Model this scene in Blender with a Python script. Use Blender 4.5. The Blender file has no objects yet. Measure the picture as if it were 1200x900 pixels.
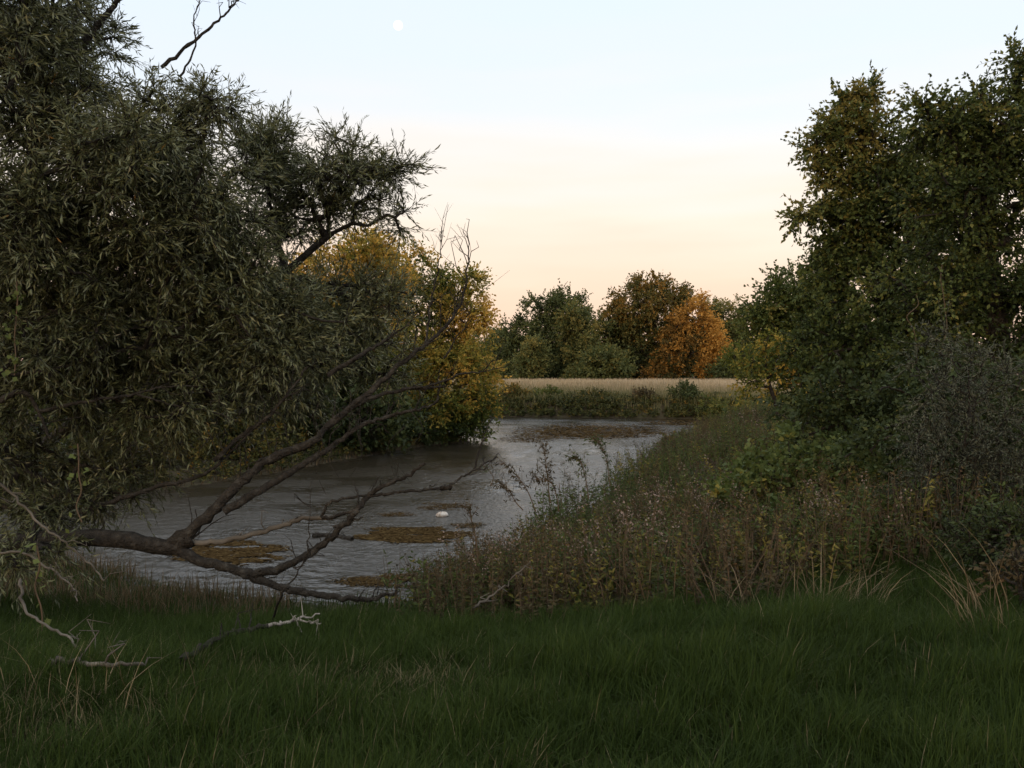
import bpy, math
import numpy as np
R = math.radians
S = bpy.context.scene
COL = S.collection
F = 1039.2            # focal length in photo pixels (1200 wide)
CAMZ = 3.0
HOR = 442.0

# ---------------------------------------------------------------- camera, sky, sun
cd = bpy.data.cameras.new("camera"); cam = bpy.data.objects.new("camera", cd); COL.objects.link(cam)
cd.sensor_width = 36; cd.lens = 36 * F / 1200; cd.clip_end = 6000; cd.clip_start = 0.05
cam.location = (0, 0, CAMZ); cam.rotation_euler = (R(90) - math.atan((450 - HOR) / F), 0, 0)
S.camera = cam
S.view_settings.view_transform = 'Standard'; S.view_settings.look = 'None'
S.view_settings.exposure = 0.15; S.view_settings.gamma = 1.0
S.view_settings.use_curve_mapping = False
S.render.engine = 'CYCLES'
S.cycles.max_bounces = 5; S.cycles.diffuse_bounces = 2; S.cycles.glossy_bounces = 2
S.cycles.transmission_bounces = 2; S.cycles.transparent_max_bounces = 4
S.cycles.use_adaptive_sampling = True; S.cycles.adaptive_threshold = 0.02
S.cycles.use_denoising = True
S.cycles.sample_clamp_indirect = 4

SUN_EL, SUN_AZ = 5.0, 200.0      # low, behind the camera's left shoulder (compass degrees from +Y, clockwise)
w = bpy.data.worlds.new("World"); S.world = w; w.use_nodes = True
nt = w.node_tree; nt.nodes.clear()
N = nt.nodes.new; L = nt.links.new
out = N('ShaderNodeOutputWorld'); add = N('ShaderNodeAddShader')
bg1 = N('ShaderNodeBackground'); bg2 = N('ShaderNodeBackground')
sky = N('ShaderNodeTexSky'); sky.sky_type = 'NISHITA'; sky.sun_disc = False
sky.sun_elevation = R(SUN_EL); sky.sun_rotation = R(SUN_AZ); sky.dust_density = 2.0
L(sky.outputs[0], bg1.inputs[0]); bg1.inputs[1].default_value = 0.05
tc = N('ShaderNodeTexCoord'); sep = N('ShaderNodeSeparateXYZ'); L(tc.outputs['Generated'], sep.inputs[0])
mp = N('ShaderNodeMapping'); mp.inputs['Scale'].default_value = (1.3, 1.3, 9.0); L(tc.outputs['Generated'], mp.inputs[0])
nz = N('ShaderNodeTexNoise'); nz.inputs['Scale'].default_value = 1.6; nz.inputs['Detail'].default_value = 3.5; L(mp.outputs[0], nz.inputs['Vector'])
ma = N('ShaderNodeMath'); ma.operation = 'MULTIPLY_ADD'; ma.inputs[1].default_value = 0.22; ma.inputs[2].default_value = -0.11
L(nz.outputs[0], ma.inputs[0])
m2 = N('ShaderNodeMath'); m2.operation = 'ADD'; L(sep.outputs['Z'], m2.inputs[0]); L(ma.outputs[0], m2.inputs[1])
rp = N('ShaderNodeValToRGB'); L(m2.outputs[0], rp.inputs[0])
st = [(0.0, (.74, .48, .39)), (.06, (.81, .55, .44)), (.12, (.84, .61, .48)), (.18, (.86, .71, .59)), (.25, (.82, .77, .74)),
      (.33, (.73, .77, .83)), (.43, (.70, .78, .89)), (.56, (1.02, 1.04, 1.06)), (1.0, (.86, .83, .78))]
el = rp.color_ramp.elements
while len(el) < len(st): el.new(0.5)
for e, (p, c) in zip(el, st): e.position = p; e.color = (*c, 1)
L(rp.outputs[0], bg2.inputs[0]); bg2.inputs[1].default_value = 1.0
L(bg1.outputs[0], add.inputs[0]); L(bg2.outputs[0], add.inputs[1]); L(add.outputs[0], out.inputs[0])

sl = bpy.data.lights.new("sun", 'SUN'); sl.energy = 0.65; sl.angle = R(12); sl.color = (1, .72, .45)
sun = bpy.data.objects.new("sun", sl); COL.objects.link(sun)
sun.rotation_euler = (R(90 - SUN_EL - 3), 0, R(180 - SUN_AZ)); sun.location = (0, -5, 30)

# ---------------------------------------------------------------- helpers
DN = np.array([0, 0, -1.])
def at(px, py, Y):
    return np.array([(px - 600) / F * Y, Y, CAMZ - (py - HOR) / F * Y])
def nrm(v):
    return v / np.maximum(np.linalg.norm(v, axis=-1, keepdims=True), 1e-9)
def rvec(rg, n):
    return nrm(rg.normal(size=(n, 3)))

class MB:
    """collects quads and a random value per vertex, builds one mesh object"""
    def __init__(s): s.v = []; s.q = []; s.r = []; s.n = 0
    def add(s, v, q, r=0.5):
        v = np.asarray(v, float).reshape(-1, 3); q = np.asarray(q, int).reshape(-1, 4)
        s.v.append(v); s.q.append(q + s.n); s.n += len(v)
        s.r.append(np.broadcast_to(np.asarray(r, float), (len(v),)).copy())
    def mesh(s, name, mat, smooth=False):
        v = np.concatenate(s.v); q = np.concatenate(s.q); r = np.concatenate(s.r)
        me = bpy.data.meshes.new(name)
        me.vertices.add(len(v)); me.vertices.foreach_set('co', v.astype(np.float32).ravel())
        me.loops.add(q.size); me.loops.foreach_set('vertex_index', q.astype(np.int32).ravel())
        me.polygons.add(len(q)); me.polygons.foreach_set('loop_start', (np.arange(len(q)) * 4).astype(np.int32))
        if smooth: me.polygons.foreach_set('use_smooth', np.ones(len(q), bool))
        a = me.attributes.new('rnd', 'FLOAT', 'POINT'); a.data.foreach_set('value', r.astype(np.float32))
        me.update(calc_edges=True); me.validate()
        me.materials.append(mat)
        return me
    def build(s, name, mat, parent=None, smooth=False, origin=None):
        if origin is not None: s.v = [v - np.asarray(origin) for v in s.v]
        o = bpy.data.objects.new(name, s.mesh(name, mat, smooth)); COL.objects.link(o)
        if parent is not None: o.parent = parent
        elif origin is not None: o.location = tuple(origin)
        return o
def tag(o, label=None, cat=None, group=None, kind=None):
    if label: o['label'] = label
    if cat: o['category'] = cat
    if group: o['group'] = group
    if kind: o['kind'] = kind
    return o
def empty(name, loc):
    o = bpy.data.objects.new(name, None); COL.objects.link(o); o.location = tuple(map(float, loc)); o.empty_display_size = .3
    return o
def copy_tree(o, parent=None):
    c = o.copy(); COL.objects.link(c); c.parent = parent
    for ch in o.children: copy_tree(ch, c)
    return c

def smooth_path(P, k=5):
    P = np.asarray(P, float)
    if len(P) < 3: return P
    Q = np.vstack([2 * P[0] - P[1], P, 2 * P[-1] - P[-2]]); o = []
    for i in range(1, len(Q) - 2):
        for t in np.linspace(0, 1, k, endpoint=False):
            a, b, c, d = Q[i - 1:i + 3]
            o.append(.5 * (2 * b + (c - a) * t + (2 * a - 5 * b + 4 * c - d) * t * t + (3 * b - a - 3 * c + d) * t ** 3))
    o.append(P[-1]); return np.array(o)
def tube(mb, P, r, sides=7, rnd=.5, rg=None, lump=0.0):
    P = np.asarray(P, float); n = len(P); r = np.broadcast_to(np.asarray(r, float), (n,))
    T = nrm(np.gradient(P, axis=0)); up = np.array([.13, .21, 1.]) if abs(T[:, 2]).mean() < .8 else np.array([1., .1, .2])
    A = nrm(np.cross(T, up)); B = np.cross(T, A)
    th = np.arange(sides) * 2 * math.pi / sides
    rr = r[:, None] * np.ones(sides)
    if rg is not None and lump: rr = rr * (1 + lump * rg.normal(size=rr.shape))
    V = P[:, None] + rr[..., None] * (np.cos(th)[None, :, None] * A[:, None] + np.sin(th)[None, :, None] * B[:, None])
    i = np.arange(n - 1)[:, None] * sides; j = np.arange(sides)[None]; j2 = (j + 1) % sides
    mb.add(V, np.stack([i + j, i + j2, i + sides + j2, i + sides + j], -1), rnd)
    if sides >= 6:   # end caps as quads
        c = V[-1].mean(0); k = 2 * (sides // 2)
        mb.add(np.vstack([V[-1], c[None]]), [[a, (a + 1) % sides, (a + 2) % sides, sides] for a in range(0, k, 2)], rnd)
def edges(mb, P0, P1, r0, r1, sides=5, rnd=.5):
    T = nrm(P1 - P0); up = np.where(np.abs(T[:, 2:3]) > .8, np.array([[1., 0, 0]]), np.array([[0, 0, 1.]]))
    A = nrm(np.cross(T, up)); B = np.cross(T, A); th = np.arange(sides) * 2 * math.pi / sides
    C = np.cos(th)[None, :, None] * A[:, None] + np.sin(th)[None, :, None] * B[:, None]
    ext = T * np.minimum(r0, 1.0)[:, None] * .3
    V = np.stack([(P0 - ext)[:, None] + C * r0[:, None, None], (P1 + ext)[:, None] + C * r1[:, None, None]], 1)
    n = len(P0); i = np.arange(n)[:, None] * 2 * sides; j = np.arange(sides)[None]; j2 = (j + 1) % sides
    mb.add(V, np.stack([i + j, i + j2, i + sides + j2, i + sides + j], -1), rnd)
def leaves(mb, rg, p, u, l, wd, rnd, fold=.12, flat=0.0):
    n = len(p); u = nrm(u); rv = rvec(rg, n)
    if flat: rv = nrm(rv + np.array([0, 0, flat]))
    v = nrm(np.cross(u, rv)); k = np.cross(v, u)
    l = np.broadcast_to(l, (n,))[:, None]; wd = np.broadcast_to(wd, (n,))[:, None]
    m = p + u * l * .42
    V = np.stack([p, m + v * wd * .5 + k * l * fold, p + u * l, m - v * wd * .5 + k * l * fold], 1)
    mb.add(V, np.arange(n * 4), np.repeat(np.clip(rnd, 0, 1), 4))

# ---------------------------------------------------------------- materials
def new_mat(name):
    m = bpy.data.materials.new(name); m.use_nodes = True; nt = m.node_tree
    b = nt.nodes['Principled BSDF']; return m, nt, b
def ramp(nt, stops, fac, interp='LINEAR'):
    rp = nt.nodes.new('ShaderNodeValToRGB'); el = rp.color_ramp.elements; rp.color_ramp.interpolation = interp
    while len(el) < len(stops): el.new(.5)
    for e, (p, c) in zip(el, stops): e.position = p; e.color = (*c, 1)
    nt.links.new(fac, rp.inputs[0]); return rp.outputs[0]
def leaf_mat(name, stops, trans=.25, rough=.6, spec=.18):
    m, nt, b = new_mat(name)
    a = nt.nodes.new('ShaderNodeAttribute'); a.attribute_name = 'rnd'
    c = ramp(nt, stops, a.outputs['Fac'])
    nt.links.new(c, b.inputs['Base Color']); b.inputs['Roughness'].default_value = rough
    b.inputs['Specular IOR Level'].default_value = spec
    t = nt.nodes.new('ShaderNodeBsdfTranslucent'); nt.links.new(c, t.inputs[0])
    mx = nt.nodes.new('ShaderNodeMixShader'); mx.inputs[0].default_value = trans
    nt.links.new(b.outputs[0], mx.inputs[1]); nt.links.new(t.outputs[0], mx.inputs[2])
    nt.links.new(mx.outputs[0], nt.nodes['Material Output'].inputs[0]); return m
def noise_mat(name, stops, scale, detail=6, rough=.9, bump=.3, dist=.02, stretch=(1, 1, 1)):
    m, nt, b = new_mat(name)
    tc = nt.nodes.new('ShaderNodeTexCoord'); mp = nt.nodes.new('ShaderNodeMapping'); mp.inputs['Scale'].default_value = stretch
    nt.links.new(tc.outputs['Object'], mp.inputs[0])
    n = nt.nodes.new('ShaderNodeTexNoise'); n.inputs['Scale'].default_value = scale; n.inputs['Detail'].default_value = detail
    nt.links.new(mp.outputs[0], n.inputs['Vector'])
    nt.links.new(ramp(nt, stops, n.outputs[0]), b.inputs['Base Color']); b.inputs['Roughness'].default_value = rough
    b.inputs['Specular IOR Level'].default_value = .25
    bp = nt.nodes.new('ShaderNodeBump'); bp.inputs['Strength'].default_value = bump; bp.inputs['Distance'].default_value = dist
    n2 = nt.nodes.new('ShaderNodeTexNoise'); n2.inputs['Scale'].default_value = scale * 3; n2.inputs['Detail'].default_value = 6
    nt.links.new(mp.outputs[0], n2.inputs['Vector'])
    nt.links.new(n2.outputs[0], bp.inputs['Height']); nt.links.new(bp.outputs[0], b.inputs['Normal']); return m

M = {}
M['ground'] = noise_mat('soil', [(.3, (.036, .028, .017)), (.5, (.052, .042, .025)), (.7, (.05, .052, .024))], 1.2, 8, .95, .6, .05)
M['bark'] = noise_mat('bark', [(.3, (.014, .012, .010)), (.55, (.032, .028, .023)), (.78, (.075, .070, .060))], 13, 10, .9, 1.0, .045, (1, 1, 1))
M['dead'] = noise_mat('dead_wood', [(.3, (.05, .043, .035)), (.55, (.10, .09, .075)), (.8, (.22, .20, .17))], 5, 8, .85, .7, .01)
M['pale_wood'] = noise_mat('bleached_wood', [(.3, (.16, .14, .12)), (.6, (.36, .33, .29))], 7, 8, .8, .6, .01)
M['stone'] = noise_mat('stone', [(.35, (.30, .22, .17)), (.5, (.5, .46, .41)), (.7, (.7, .68, .65))], 9, 6, .8, .5, .01)
M['willow'] = leaf_mat('willow_leaf', [(0, (.05, .058, .024)), (.35, (.095, .108, .044)), (.7, (.15, .165, .078)), (.93, (.20, .22, .12)), (.975, (.20, .17, .06)), (1, (.26, .15, .04))], .2, .45, .5)
M['green'] = leaf_mat('green_leaf', [(0, (.025, .038, .013)), (.4, (.052, .075, .020)), (.75, (.105, .125, .032)), (1, (.20, .17, .045))], .25)
M['dark'] = leaf_mat('dark_leaf', [(0, (.024, .037, .015)), (.5, (.050, .072, .025)), (.85, (.085, .10, .035)), (1, (.14, .13, .04))], .2)
M['yellow'] = leaf_mat('autumn_leaf', [(0, (.035, .055, .015)), (.35, (.085, .11, .024)), (.55, (.16, .17, .035)), (.80, (.42, .31, .065)), (1, (.56, .34, .08))], .38)
M['orange'] = leaf_mat('orange_leaf', [(0, (.06, .06, .02)), (.3, (.16, .10, .03)), (.7, (.42, .22, .05)), (1, (.55, .32, .08))], .3)
M['ochre'] = leaf_mat('ochre_leaf', [(0, (.025, .035, .014)), (.4, (.06, .07, .022)), (.7, (.13, .11, .03)), (1, (.26, .15, .035))], .25)
M['grass'] = leaf_mat('grass_blade', [(0, (.017, .030, .008)), (.5, (.035, .058, .012)), (.88, (.068, .096, .021)), (.92, (.13, .115, .06)), (1, (.24, .20, .125))], .3, .6, .08)
M['redgrass'] = leaf_mat('reddish_grass', [(0, (.045, .04, .018)), (.5, (.10, .068, .035)), (1, (.19, .14, .085))], .3)
M['straw'] = leaf_mat('straw', [(0, (.09, .065, .038)), (.5, (.17, .13, .075)), (1, (.32, .26, .17))], .3)
M['meadow'] = leaf_mat('meadow_grass', [(0, (.09, .095, .04)), (.35, (.18, .165, .08)), (.6, (.36, .29, .18)), (1, (.60, .49, .35))], .3)
M['fargreen'] = leaf_mat('far_leaf_hazed', [(0, (.04, .055, .022)), (.4, (.075, .095, .035)), (.75, (.13, .145, .05)), (1, (.24, .20, .06))], .3)  # leaf colour lightened to stand in for haze over the far trees
M['weedgreen'] = leaf_mat('weed_green', [(0, (.03, .05, .018)), (.5, (.07, .10, .03)), (.85, (.12, .15, .045)), (1, (.26, .22, .05))], .3)
M['weedbrown'] = leaf_mat('weed_brown', [(0, (.035, .030, .016)), (.4, (.062, .053, .027)), (.75, (.105, .078, .038)), (1, (.18, .10, .05))], .25)
M['head'] = leaf_mat('seed_head', [(0, (.09, .07, .055)), (.5, (.19, .145, .12)), (1, (.32, .26, .23))], .3)
M['wisp'] = leaf_mat('grey_leaf', [(0, (.035, .042, .028)), (.5, (.07, .08, .055)), (1, (.12, .13, .09))], .2)
M['stem'] = leaf_mat('stem', [(0, (.05, .035, .025)), (1, (.14, .10, .06))], 0.0)
M['mat'] = leaf_mat('water_weed', [(0, (.03, .019, .009)), (.5, (.062, .040, .018)), (1, (.11, .078, .035))], .0, 1.0, .0)

# ---------------------------------------------------------------- terrain
RIV = np.array([(-.93, 12.1), (-.2, 14), (.35, 16.5), (1.9, 21), (4.2, 28.9), (7.6, 40), (12.3, 53.7), (16.5, 60.5), (14, 63.2), (8, 64.8),
                (-2, 67.6), (-12, 71), (-26, 80), (-60, 86), (-60, 74), (-30, 68), (-16, 58), (-6, 47), (-2.2, 42.5), (-1.9, 41), (-3.9, 38.2),
                (-6.1, 31.8), (-7.4, 27.6), (-8.6, 24.7), (-10.4, 21.6), (-14, 21.5), (-30, 26), (-60, 30), (-60, 20), (-30, 17.5), (-14, 16.3),
                (-9, 15.6), (-6.3, 14), (-4.6, 12.6), (-2.5, 11.9)])
def river_d(x, y):
    """signed distance to the river's edge, positive on land"""
    x = np.asarray(x, float); y = np.asarray(y, float)
    d = np.full(x.shape, 1e9); ins = np.zeros(x.shape, bool)
    A = RIV; Bq = np.roll(RIV, -1, 0)
    for (ax, ay), (bx, by) in zip(A, Bq):
        ex, ey = bx - ax, by - ay
        t = np.clip(((x - ax) * ex + (y - ay) * ey) / (ex * ex + ey * ey), 0, 1)
        d = np.minimum(d, np.hypot(x - ax - t * ex, y - ay - t * ey))
        c = ((ay > y) != (by > y)); xi = ax + (y - ay) / (ey if abs(ey) > 1e-9 else 1e-9) * ex
        ins ^= c & (x < xi)
    return np.where(ins, -d, d)
def sm(t): t = np.clip(t, 0, 1); return t * t * (3 - 2 * t)
def zg(x, y):
    x = np.asarray(x, float); y = np.asarray(y, float); d = river_d(x, y)
    W = np.where(y > 55, 1.8, np.where(y > 19, 3.5, 8.0)); H = np.where(y > 55, 1.15, np.where(y > 19, 1.0, 1.35))
    k = sm((y - 17) / 5); W = 8 * (1 - k) + 3.5 * k; H = 1.35 * (1 - k) + 1.0 * k
    k = sm((y - 50) / 6); W = W * (1 - k) + 1.8 * k; H = H * (1 - k) + 1.15 * k
    wob = .05 * np.sin(x * 1.3 + .5 * y) * np.sin(y * .9 - x * .4) + .02 * np.sin(x * 4.1 + 1) * np.sin(y * 3.7)
    z = H * sm(d / W) + .35 * sm((d - 6) / 20) * (y > 15) + .75 * sm((y - 68) / 30) + wob * sm(d / 3)
    return np.where(d > 0, z, np.maximum(-.7, d * .35))
def axis(lo, hi, dense_lo, dense_hi, step, grow=1.18):
    a = list(np.arange(dense_lo, dense_hi, step)); s = step; p = a[-1]
    while p < hi: s *= grow; p += s; a.append(p)
    s = step; p = a[0]; b = []
    while p > lo: s *= grow; p -= s; b.append(p)
    return np.array(b[::-1] + a)
gx = axis(-2500, 2500, -16, 18, .3, 1.12); gy = axis(-300, 4000, 1, 70, .3, 1.12)
X, Y = np.meshgrid(gx, gy); Z = zg(X, Y)
mb = MB(); nx, ny = len(gx), len(gy)
i = (np.arange(ny - 1)[:, None] * nx + np.arange(nx - 1)[None])
mb.add(np.stack([X, Y, Z], -1), np.stack([i, i + 1, i + nx + 1, i + nx], -1))
tag(mb.build('ground', M['ground'], smooth=True), kind='structure')

# water
m, nt, b = new_mat('river_water'); M['water'] = m
b.inputs['Base Color'].default_value = (.022, .018, .012, 1); b.inputs['Roughness'].default_value = .27; b.inputs['IOR'].default_value = 1.333; b.inputs['Specular IOR Level'].default_value = .85
tc = nt.nodes.new('ShaderNodeTexCoord')
n = nt.nodes.new('ShaderNodeTexNoise'); n.inputs['Scale'].default_value = 16; n.inputs['Detail'].default_value = 2; nt.links.new(tc.outputs['Object'], n.inputs['Vector'])
bp = nt.nodes.new('ShaderNodeBump'); bp.inputs['Strength'].default_value = 1; bp.inputs['Distance'].default_value = .018
nt.links.new(n.outputs[0], bp.inputs['Height'])
n = nt.nodes.new('ShaderNodeTexNoise'); n.inputs['Scale'].default_value = 7; n.inputs['Detail'].default_value = 2; nt.links.new(tc.outputs['Object'], n.inputs['Vector'])
bp2 = nt.nodes.new('ShaderNodeBump'); bp2.inputs['Strength'].default_value = 1; bp2.inputs['Distance'].default_value = .032
nt.links.new(n.outputs[0], bp2.inputs['Height']); nt.links.new(bp.outputs[0], bp2.inputs['Normal']); nt.links.new(bp2.outputs[0], b.inputs['Normal'])
# calm and ruffled patches: the sheltered bend upstream is calmer
pn = nt.nodes.new('ShaderNodeTexNoise'); pn.inputs['Scale'].default_value = .35; pn.inputs['Detail'].default_value = 3; nt.links.new(tc.outputs['Object'], pn.inputs['Vector'])
sp = nt.nodes.new('ShaderNodeSeparateXYZ'); nt.links.new(tc.outputs['Object'], sp.inputs[0])
fy = nt.nodes.new('ShaderNodeMapRange'); nt.links.new(sp.outputs['Y'], fy.inputs['Value'])
for k_, v_ in zip(('From Min', 'From Max', 'To Min', 'To Max'), (26, 44, 1.0, .6)): fy.inputs[k_].default_value = v_
pr = nt.nodes.new('ShaderNodeMapRange'); nt.links.new(pn.outputs[0], pr.inputs['Value'])
for k_, v_ in zip(('From Min', 'From Max', 'To Min', 'To Max'), (.38, .58, .7, 1.2)): pr.inputs[k_].default_value = v_
mm = nt.nodes.new('ShaderNodeMath'); mm.operation = 'MULTIPLY'; nt.links.new(fy.outputs[0], mm.inputs[0]); nt.links.new(pr.outputs[0], mm.inputs[1])
nt.links.new(mm.outputs[0], bp.inputs['Strength']); nt.links.new(mm.outputs[0], bp2.inputs['Strength'])
m3 = nt.nodes.new('ShaderNodeMath'); m3.operation = 'MULTIPLY'; m3.inputs[1].default_value = .28; nt.links.new(mm.outputs[0], m3.inputs[0]); nt.links.new(m3.outputs[0], b.inputs['Roughness'])
wy = [8.0]
while wy[-1] < 92: wy.append(wy[-1] * 1.003)
wx = np.concatenate([np.linspace(-62, -13, 60, endpoint=False), np.arange(-13, 7, .06), np.linspace(7, 24, 60)])
X, Y = np.meshgrid(wx, np.array(wy)); Z = np.zeros_like(X); rg = np.random.default_rng(77)
calm = .62 + .38 * np.sin(X * .31 + 1.2 * np.sin(Y * .21)) * np.sin(Y * .37 + .8 * np.sin(X * .43 + 2)) + .15 * np.sin(X * 1.1 + Y * .6)
cell = np.maximum(.06, Y * .003)
for k_ in range(54):
    wl = .13 * (.55 / .13) ** rg.random() ** 1.3; th = 1.1 + rg.normal() * .75; kx, ky = math.cos(th) * 6.283 / wl, math.sin(th) * 6.283 / wl
    am = .036 * wl / 6.283
    Z += am * np.clip(wl / cell / 2.2 - .6, 0, 1) * np.sin(X * kx + Y * ky + rg.random() * 6.28 + .5 * np.sin(X * .9 + k_) + .5 * np.sin(Y * .8 - k_))
Z *= np.clip(calm, .25, 1.2) * (1 - .4 * sm((Y - 24) / 18))
mb = MB(); nx, ny = len(wx), len(wy); i = (np.arange(ny - 1)[:, None] * nx + np.arange(nx - 1)[None])
mb.add(np.stack([X, Y, Z], -1), np.stack([i, i + 1, i + nx + 1, i + nx], -1))
tag(mb.build('water', M['water'], smooth=True), kind='structure')

# ---------------------------------------------------------------- trees
def prim(nodes, plen, targets, bf=.35):
    """connect targets to the skeleton: returns parent index for each target, in connection order"""
    P = [np.asarray(p) for p in nodes]; pl = list(plen); T = np.asarray(targets); n = len(T)
    best = np.full(n, 1e9); par = np.zeros(n, int); bl = np.zeros(n); done = np.zeros(n, bool)
    def upd(k):
        nonlocal best, par, bl
        d = np.linalg.norm(T - P[k], axis=1); c = d + bf * pl[k]
        u = (c < best) & ~done; best[u] = c[u]; par[u] = k; bl[u] = d[u] + pl[k]
    for k in range(len(P)): upd(k)
    res = []
    for _ in range(n):
        j = int(np.argmin(np.where(done, 1e18, best))); done[j] = True
        res.append((par[j], len(P))); P.append(T[j]); pl.append(bl[j]); upd(len(P) - 1)
    return np.array(P), res
def sample_lobes(rg, lobes, shell=2.2):
    pts, cen, tone = [], [], []
    for lb in lobes:
        px, py, Yd, rx, ry, rY, n = lb[:7]; tn = lb[7] if len(lb) > 7 else .5
        c = at(px, py, Yd); r = np.array([rx / F * Yd, rY, ry / F * Yd])
        q = rvec(rg, n) * (rg.random((n, 1)) ** (1 / shell)) * (1 + .12 * rg.normal(size=(n, 1)))
        pts.append(c + q * r); cen.append(np.repeat(c[None], n, 0)); tone.append(np.full(n, tn))
    return np.concatenate(pts), np.concatenate(cen), np.concatenate(tone)
def make_tree(name, label, cat, base, trunk, lobes, mat, seed, r0=.25, ntw=6, nlf=8, L=.5, ll=.1, lw=.03, droop=.2, outw=.6, bark='bark',
              twigs=False, group=None, tj=.15, lj=.12, bf=.35, shell=2.2, rtip=.012, clip=None, extra=None, flat=0.0, lang=.9):
    rg = np.random.default_rng(seed)
    pts, cen, tone = sample_lobes(rg, lobes, shell)
    g = zg(pts[:, 0], pts[:, 1]); k = pts[:, 2] > np.maximum(g, 0) + .15
    pts, cen, tone = pts[k], cen[k], tone[k]
    trunk = smooth_path(trunk, 4)
    cum = np.concatenate([[0], np.cumsum(np.linalg.norm(np.diff(trunk, axis=0), axis=1))])
    st0 = max(1, int(len(trunk) * .35))
    nodes, res = prim(trunk[st0:], cum[st0:] - cum[st0], pts, bf)
    nt0 = len(trunk) - st0
    cnt = np.ones(len(nodes)); parent = {c: p for p, c in res}
    for p, c in res[::-1]: cnt[p] += cnt[c]
    for k in range(nt0 - 1, 0, -1): cnt[k - 1] += cnt[k]
    tot = cnt[0]; ex = .5
    rad = rtip + (r0 - rtip) * ((cnt - 1) / tot) ** ex
    root = empty(name, base); tag(root, label, cat, group)
    tb = MB(); o = np.array(base, float)
    # trunk tube
    tr = np.concatenate([np.linspace(1.35, 1.0, st0) * r0, np.minimum(rad[:nt0], r0)])
    tr[0] *= 1.25
    tube(tb, trunk, tr, 9, rg=rg, lump=.04)
    E = np.array(res); A = nodes[E[:, 0]]; B = nodes[E[:, 1]]; ra = np.minimum(rad[E[:, 0]], rad[E[:, 1]] * 1.5 + .004); rb = rad[E[:, 1]]
    ln = np.linalg.norm(B - A, axis=1)[:, None]
    m1 = A + (B - A) * .33 + rg.normal(size=A.shape) * ln * .06; m2 = A + (B - A) * .67 + rg.normal(size=A.shape) * ln * .06 + [0, 0, 1] * ln * .03
    r1 = ra * .67 + rb * .33; r2 = ra * .33 + rb * .67
    edges(tb, A, m1, ra, r1, 5); edges(tb, m1, m2, r1, r2, 5); edges(tb, m2, B, r2, rb, 5)
    # leaves
    n = len(pts); out_ = nrm(pts - cen + 1e-3)
    c = np.repeat(pts, ntw, 0); od = np.repeat(out_, ntw, 0)
    d = nrm(od * outw + rvec(rg, n * ntw) * .9 + [0, 0, .1])
    Lt = L * (.5 + .8 * rg.random(n * ntw))[:, None]
    ct = np.repeat(tone + tj * rg.normal(size=n), ntw)
    if twigs:
        s1 = c + d * Lt * .5 + DN * Lt * droop * .12; s2 = c + d * Lt + DN * Lt * droop * .5
        q = np.full(len(c), .5)
        edges(tb, c, s1, q * .009, q * .006, 3); edges(tb, s1, s2, q * .006, q * .003, 3)
    t = (np.arange(nlf) + .5) / nlf
    cc = np.repeat(c, nlf, 0); dd = np.repeat(d, nlf, 0); LL = np.repeat(Lt, nlf, 0); tt = np.tile(t, n * ntw)[:, None] + rg.normal(size=(len(cc), 1)) * .04
    p = cc + dd * LL * tt + DN * LL * droop * .5 * tt ** 2
    u = dd * (1.0) + rvec(rg, len(p)) * lang + DN * droop
    rn = np.repeat(ct, nlf) + lj * rg.normal(size=len(p))
    kk = (p[:, 2] > .05) & (rg.random(len(p)) < .93)
    sz = (.7 + .5 * rg.random(len(p)))
    lb = MB(); leaves(lb, rg, p[kk], u[kk], (ll * sz)[kk], (lw * sz)[kk], rn[kk], flat=flat)
    tb.build('trunk', M[bark], None, True).parent = root
    lb.build('crown', M[mat], None).parent = root
    for ch in root.children:
        me = ch.data; co = np.empty(len(me.vertices) * 3, np.float32); me.vertices.foreach_get('co', co)
        co = co.reshape(-1, 3) - o.astype(np.float32); me.vertices.foreach_set('co', co.ravel()); me.update()
    return root
def gbase(px, Yd, dz=-.1):
    x = (px - 600) / F * Yd; return np.array([x, Yd, float(zg(x, Yd)) + dz])

def og(px, py, off=.15):
    """point seen at (px, py) that lies 'off' above the ground"""
    lo, hi = 2.0, 40.0
    for Yd in np.arange(2.0, 40, .1):
        p = at(px, py, Yd)
        if p[2] < float(zg(p[0], Yd)) + off: return (px, py, Yd)
    return (px, py, 40.)

# ----- the near willow on the left, sprawling towards the water
DW = 8.6
def pl(*pts):
    return np.array([at(*p) for p in pts])
def branch(mb, rg, pts, r0, r1, k=6, sides=9, wob=.007, lump=.09):
    P = smooth_path(pl(*pts), k); n = len(P)
    P[1:-1] += rg.normal(size=(n - 2, 3)) * wob
    r = np.linspace(r0, r1, n)
    tube(mb, P, r, sides, rg=rg, lump=lump); return P
def side_twigs(mb, rg, P, n, L, r=.006, upb=.5):
    k = rg.integers(len(P) // 4, len(P), n)
    A = P[k]; T = nrm(np.gradient(P, axis=0))[k]
    d = nrm(T * .7 + rvec(rg, n) * .8 + [0, 0, upb]); l = (L * (.3 + rg.random(n)))[:, None]
    m1 = A + d * l * .4 + rg.normal(size=A.shape) * .02; m2 = A + d * l * .72 + rg.normal(size=A.shape) * .04; e = A + d * l + rg.normal(size=A.shape) * .05
    q = np.full(n, r)
    edges(mb, A, m1, q, q * .8, 4); edges(mb, m1, m2, q * .8, q * .55, 4); edges(mb, m2, e, q * .55, q * .25, 4)
    # forks
    d2 = nrm(d + rvec(rg, n) * .7); edges(mb, m1, m1 + d2 * l * .45, q * .6, q * .2, 3)

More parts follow.
